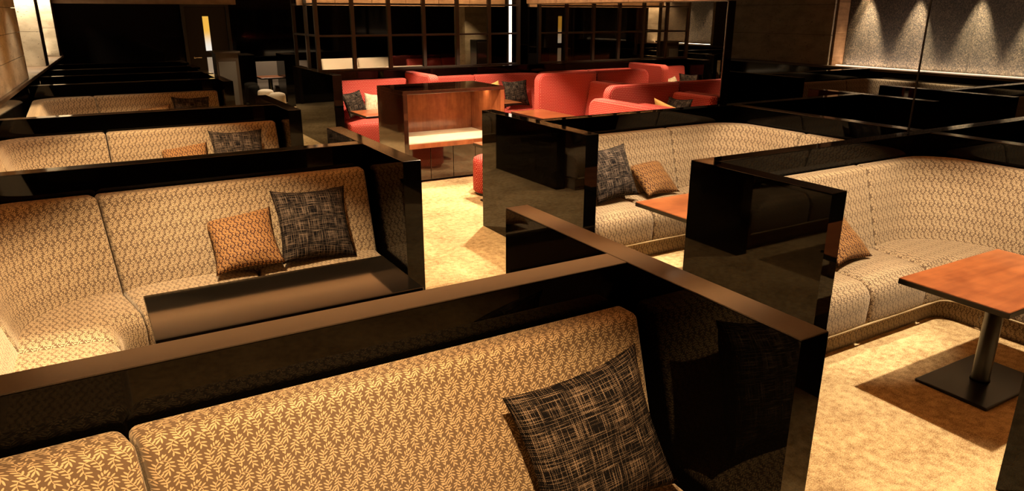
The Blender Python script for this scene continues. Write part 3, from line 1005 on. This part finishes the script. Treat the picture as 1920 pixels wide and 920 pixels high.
# low black wall and grid screen behind the red sofas
SY = 10.95
lw = thing('screen_plinth_wall', 'long low black lacquer wall behind the red sofas, carrying the grid screen', 'low wall', (4.9, SY, 0))
loc_box(lw, 'wall_panel', 3.25, MX - .02, SY - .06, SY + .06, 0, 1.09, LACQ)
loc_box(lw, 'top_rail', 3.25, MX - .02, SY - .062, SY + .062, 1.09, 1.10, CAP)
pw = thing('booth_partition', 'black lacquer end panel left of the red sofa, reflecting the carpet', 'partition', (3.17, 11.4, 0))
e = loc_box(pw, 'end_panel', 3.10, 3.235, 10.30, 12.5, 0, PH - .006, LACQ)
sub_box(pw, e, 'top_rail', 3.101, 3.234, 10.301, 12.499, PH - .006, PH, CAP, .002)

scr = thing('grid_screen', 'black metal grid screen with glass panes standing behind the red sofas', 'screen', (4.9, SY, 1.1))
XB = [3.11, 3.66, 4.24, 4.82, 5.41, 6.0, 6.57]
zb = [1.115, 1.615, 2.07, CEIL - .01]
for x in XB: loc_box(scr, 'mullion', x - .028, x + .028, SY - .03, SY + .03, 1.102, CEIL - .005, BRONZE, .003)
for z in zb[:-1]:
    for a, b in zip(XB[:-1], XB[1:]): loc_box(scr, 'transom', a + .029, b - .029, SY - .028, SY + .028, z - .014 + .002, z + .014 + .002, BRONZE, .002)
for a, b in zip(XB[:-1], XB[1:]):
    for z, z2 in zip(zb[:-1], zb[1:]): loc_box(scr, 'pane', a + .03, b - .03, SY - .003, SY + .003, z + .018, z2 - .016, GLASS, 0)
for y in (11.7, 12.42): loc_box(scr, 'mullion', 3.14, 3.19, y - .025, y + .025, 1.104, CEIL - .005, BRONZE, .003)
for z in zb[1:-1]:
    for a, b in ((SY + .03, 11.674), (11.726, 12.394)): loc_box(scr, 'transom', 3.145, 3.185, a, b, z - .012, z + .016, BRONZE, .002)

p = Straight((4.42, SY - .065, 0), (-1, 0, 0), (0, -1, 0), 1.13)
red_bench('red dotted sofa at the left of the lounge, with charcoal and oatmeal cushions', p, (3.85, 10.6, 0), [0, 1.13], [0, 1.13])
red_wing('red upholstered screen with rounded end standing behind the mahogany cabinet', (4.44, SY - .07), (0, -1), (1, 0), 0.95, 1.07, 0.16, 0.10)
p = Corner((4.62, SY - .065, 0), (1, 0, 0), (0, -1, 0), (0, -1, 0), (-1, 0, 0), MX - .01 - 4.62, 1.70, 0.9)
red_bench('red dotted corner sofa between the mahogany cabinet and the tall red screen', p, (5.7, 10.5, 0), [0, 1.0, p.length()], [0, 0.6, 1.2, p.length()])
red_wing('tallest red upholstered screen with rounded end, in the middle of the lounge', (MX - .012, 9.12), (-1, 0), (0, -1), 1.03, 1.11, 0.15, 0.12)
p = Straight((MX - .01, 8.95, 0), (0, -1, 0), (-1, 0, 0), 1.55)
red_bench('red dotted sofa against the mirror between the two red screens', p, (6.5, 8.2, 0), [0, 1.55], [0, .78, 1.55])
red_wing('second red upholstered screen with rounded end, right of the tallest one', (MX - .012, 7.32), (-1, 0), (0, -1), 1.14, 1.09, 0.15, 0.12)
p = Straight((MX - .01, 7.14, 0), (0, -1, 0), (-1, 0, 0), 0.70)
red_bench('red dotted sofa at the near end of the mirror, behind the black partition', p, (6.5, 6.8, 0), [0, .70], [0, .70])
red_wing('low pale-lit red screen sloping towards the black partition', (5.25, 5.3), (0, 1), (1, 0), 1.80, 0.982, 0.15, 0.13)
p = Straight((5.41, 5.45, 0), (0, 1, 0), (1, 0, 0), 0.96)
red_bench('red dotted sofa against the low pale-lit red screen, facing the mirror', p, (5.7, 5.9, 0), [0, .96], [0, .96])

# tables of the lounge
ped_table('cherry-topped table just behind the partition, before the tallest red screen', 5.43, 8.38, 0.52, 0.84, 0.63, TABLEWOOD, BLACKMETAL, base=(0.36, 0.5))
ped_table('small glossy cherry table in front of the left red sofa', 3.62, 9.64, 0.80, 0.66, 0.63, TABLEWOOD, BLACKMETAL, base=(0.45, 0.36))
ped_table('brightly lit table in the corner of the red lounge, right of the cabinet', 5.45, 9.92, 0.82, 0.55, 0.63, TABLEWOOD, BLACKMETAL, base=(0.45, 0.36))
ped_table('table hidden behind the tall partition, only its black foot showing', 3.93, 6.53, 0.80, 0.56, 0.63, TABLEWOOD, BLACKMETAL, base=(0.74, 0.40))

def stool(label, x, y, r, h, mat, group=None):
    t = thing('round_stool', label, 'stool', (x, y, 0), 0, group)
    o = lathe('seat_drum', [(r - .02, .03), (r, .05), (r, h - .06), (r - .012, h - .022), (r - .045, h - .004), (r * .5, h + .006)], mat, t, 40)
    me = o.data
    ul = me.uv_layers.new(name='UVMap')
    for p_ in me.polygons:
        for li in p_.loop_indices:
            v = me.vertices[me.loops[li].vertex_index].co
            if len(p_.vertices) == 4 and abs(p_.normal.z) < .7:
                a = math.atan2(v.y, v.x)
                if p_.center.x < 0 and abs(p_.center.y) < r * .2 and a < 0: a += 2 * PI
                ul.data[li].uv = (a * r, v.z)
            else: ul.data[li].uv = (v.x, v.y)
    lathe('foot_ring', [(r - .04, 0), (r - .03, .005), (r - .03, .03), (r - .04, .031)], BLACKMETAL, t, 32)
    return t
stool('red dotted drum stool peeking out from behind the tall partition', 3.84, 6.98, 0.205, 0.43, RED)

# mahogany cabinet
cb = thing('service_cabinet', 'mahogany service cabinet with open lit niche, dark glossy doors and black top', 'cabinet', (3.8, 8.17, 0))
X0, X1, Y0, Y1 = 3.128, 4.46, 7.755, 8.59
loc_box(cb, 'top_slab', X0, X1, Y0, Y1, 1.06, 1.10, CABLACQ)
loc_box(cb, 'side_panel', X0, X0 + .055, Y0, Y1, 0.30, 1.059, CABLACQ)
loc_box(cb, 'side_panel', X1 - .055, X1, Y0, Y1, 0.30, 1.059, CABWOOD)
loc_box(cb, 'back_panel', X0 + .056, X1 - .056, Y1 - .05, Y1, 0.50, 1.059, CABWOOD)
loc_box(cb, 'shelf_slab', X0 + .056, X1 - .056, Y0, Y1 - .051, 0.43, 0.485, CABWOOD)
loc_box(cb, 'marble_shelf', X0 + .057, X1 - .057, Y0 + .012, Y1 - .052, 0.486, 0.50, MARBLE, .001)
loc_box(cb, 'carcass', X0 + .07, X1 - .07, Y0 + .14, Y1 - .02, 0.06, 0.429, CABLACQ)
loc_box(cb, 'side_panel', X0 + .001, X0 + .055, Y0 + .09, Y1, 0.0, 0.299, CABLACQ)
loc_box(cb, 'plinth', X0 + .09, X1 - .09, Y0 + .16, Y1 - .04, 0.0, 0.059, BLACKMETAL)
w4 = (X1 - X0 - .12) / 4
for k in range(4):
    a = X0 + .06 + w4 * k
    loc_box(cb, 'cabinet_door', a + .003, a + w4 - .003, Y0 + .095, Y0 + .135, 0.03, 0.425, CABLACQ, .002)
lt = area((X0 + X1) / 2 + .15, Y0 + .35, 1.05, 1.0, 0.05, 4.5, (0, 0, 0), WARM, 'niche_led_lamp')

# cushions of the lounge, host stand and far room follow
hs = thing('host_stand', 'dark host stand with a grey front, before the door at the back', 'stand', (2.05, 12.6, 0))
loc_box(hs, 'body', 1.90, 2.24, 12.45, 12.8, 0.0, 1.33, BRONZE)
loc_box(hs, 'front_panel', 1.925, 2.19, 12.435, 12.449, 0.2, 1.20, simple('grey_laminate', (0.05, 0.043, 0.036), .6))
loc_box(hs, 'top_board', 1.87, 2.27, 12.40, 12.83, 1.33, 1.36, BRONZE)

def far_sofa(label, x0, x1, yf, mat, zt=0.93, d=(0, -1, 0)):
    p = Straight((x0, yf, 0), (1, 0, 0), (0, -1, 0), x1 - x0)
    t = thing('bench_sofa', label, 'sofa', ((x0 + x1) / 2, yf - .3, 0))
    o = t.location
    pl = [(a, b * zt / .955 if b > .5 else b) for a, b in BACK]
    m = (x1 - x0) / 2
    for k in range(2):
        cushion('back_cushion', p, m * k + .004, m * (k + 1) - .004, pl, rb, mat, t, o, .05, .3)
        cushion('seat_cushion', p, m * k + .004, m * (k + 1) - .004, SEAT, rs, mat, t, o, .035, .3)
    cushion('plinth', p, .02, x1 - x0 - .02, BASE, rbase, mat, t, o, .005, .5)
    return t
far_sofa('plain grey-brown bench sofa at the end of the passage, beyond the two pale stools', 3.40, 4.72, 17.55, GREYFAB, .88)
far_sofa('ivory-backed bench sofa seen through the left panes of the grid screen', 4.85, 6.6, 17.0, IVORY, .93)
far_sofa('second ivory-backed bench sofa, lower and nearer, behind the grid screen', 4.75, 6.5, 14.9, IVORY, .86)
far_sofa('dark red bench sofa behind the grid screen, right of the ivory ones', 6.8, 8.6, 16.6, RED, .9)
stool('pale round stool in the passage, left one of two', 3.27, 15.6, 0.16, 0.43, IVORY)
stool('pale round stool in the passage, right one of two, a little nearer', 3.33, 14.85, 0.16, 0.43, IVORY)
ped_table('small cherry table before the grey-brown sofa at the end of the passage', 3.55, 16.35, 0.5, 0.6, 0.63, TABLEWOOD, BLACKMETAL, base=(.36, .36))
pc = box('trim_1', 7.10, 7.62, 14.0, 14.5, 0, CEIL, STONE, None, .004); tag(pc, kind='structure')
spot(6.9, 13.4, 2.57, 60, 40)
ls = thing('wall_light', 'tall narrow vertical strip light right of the pale column', 'light', (8.22, 14.05, 0.9))
loc_box(ls, 'diffuser', 8.19, 8.255, 14.03, 14.05, 0.92, 2.55, LEDW)
loc_box(ls, 'housing', 8.17, 8.275, 14.051, 14.10, 0.90, 2.57, BRONZE)
sp = thing('speaker', 'black slanted speaker cabinet standing before the pale column', 'speaker', (7.30, 13.7, 0))
loc_box(sp, 'cabinet', 7.16, 7.42, 13.6, 13.9, 0.0, 1.42, BLACKMETAL, .01)
loc_box(sp, 'grille', 7.18, 7.40, 13.585, 13.599, 0.1, 1.38, MATTEDARK, .004)
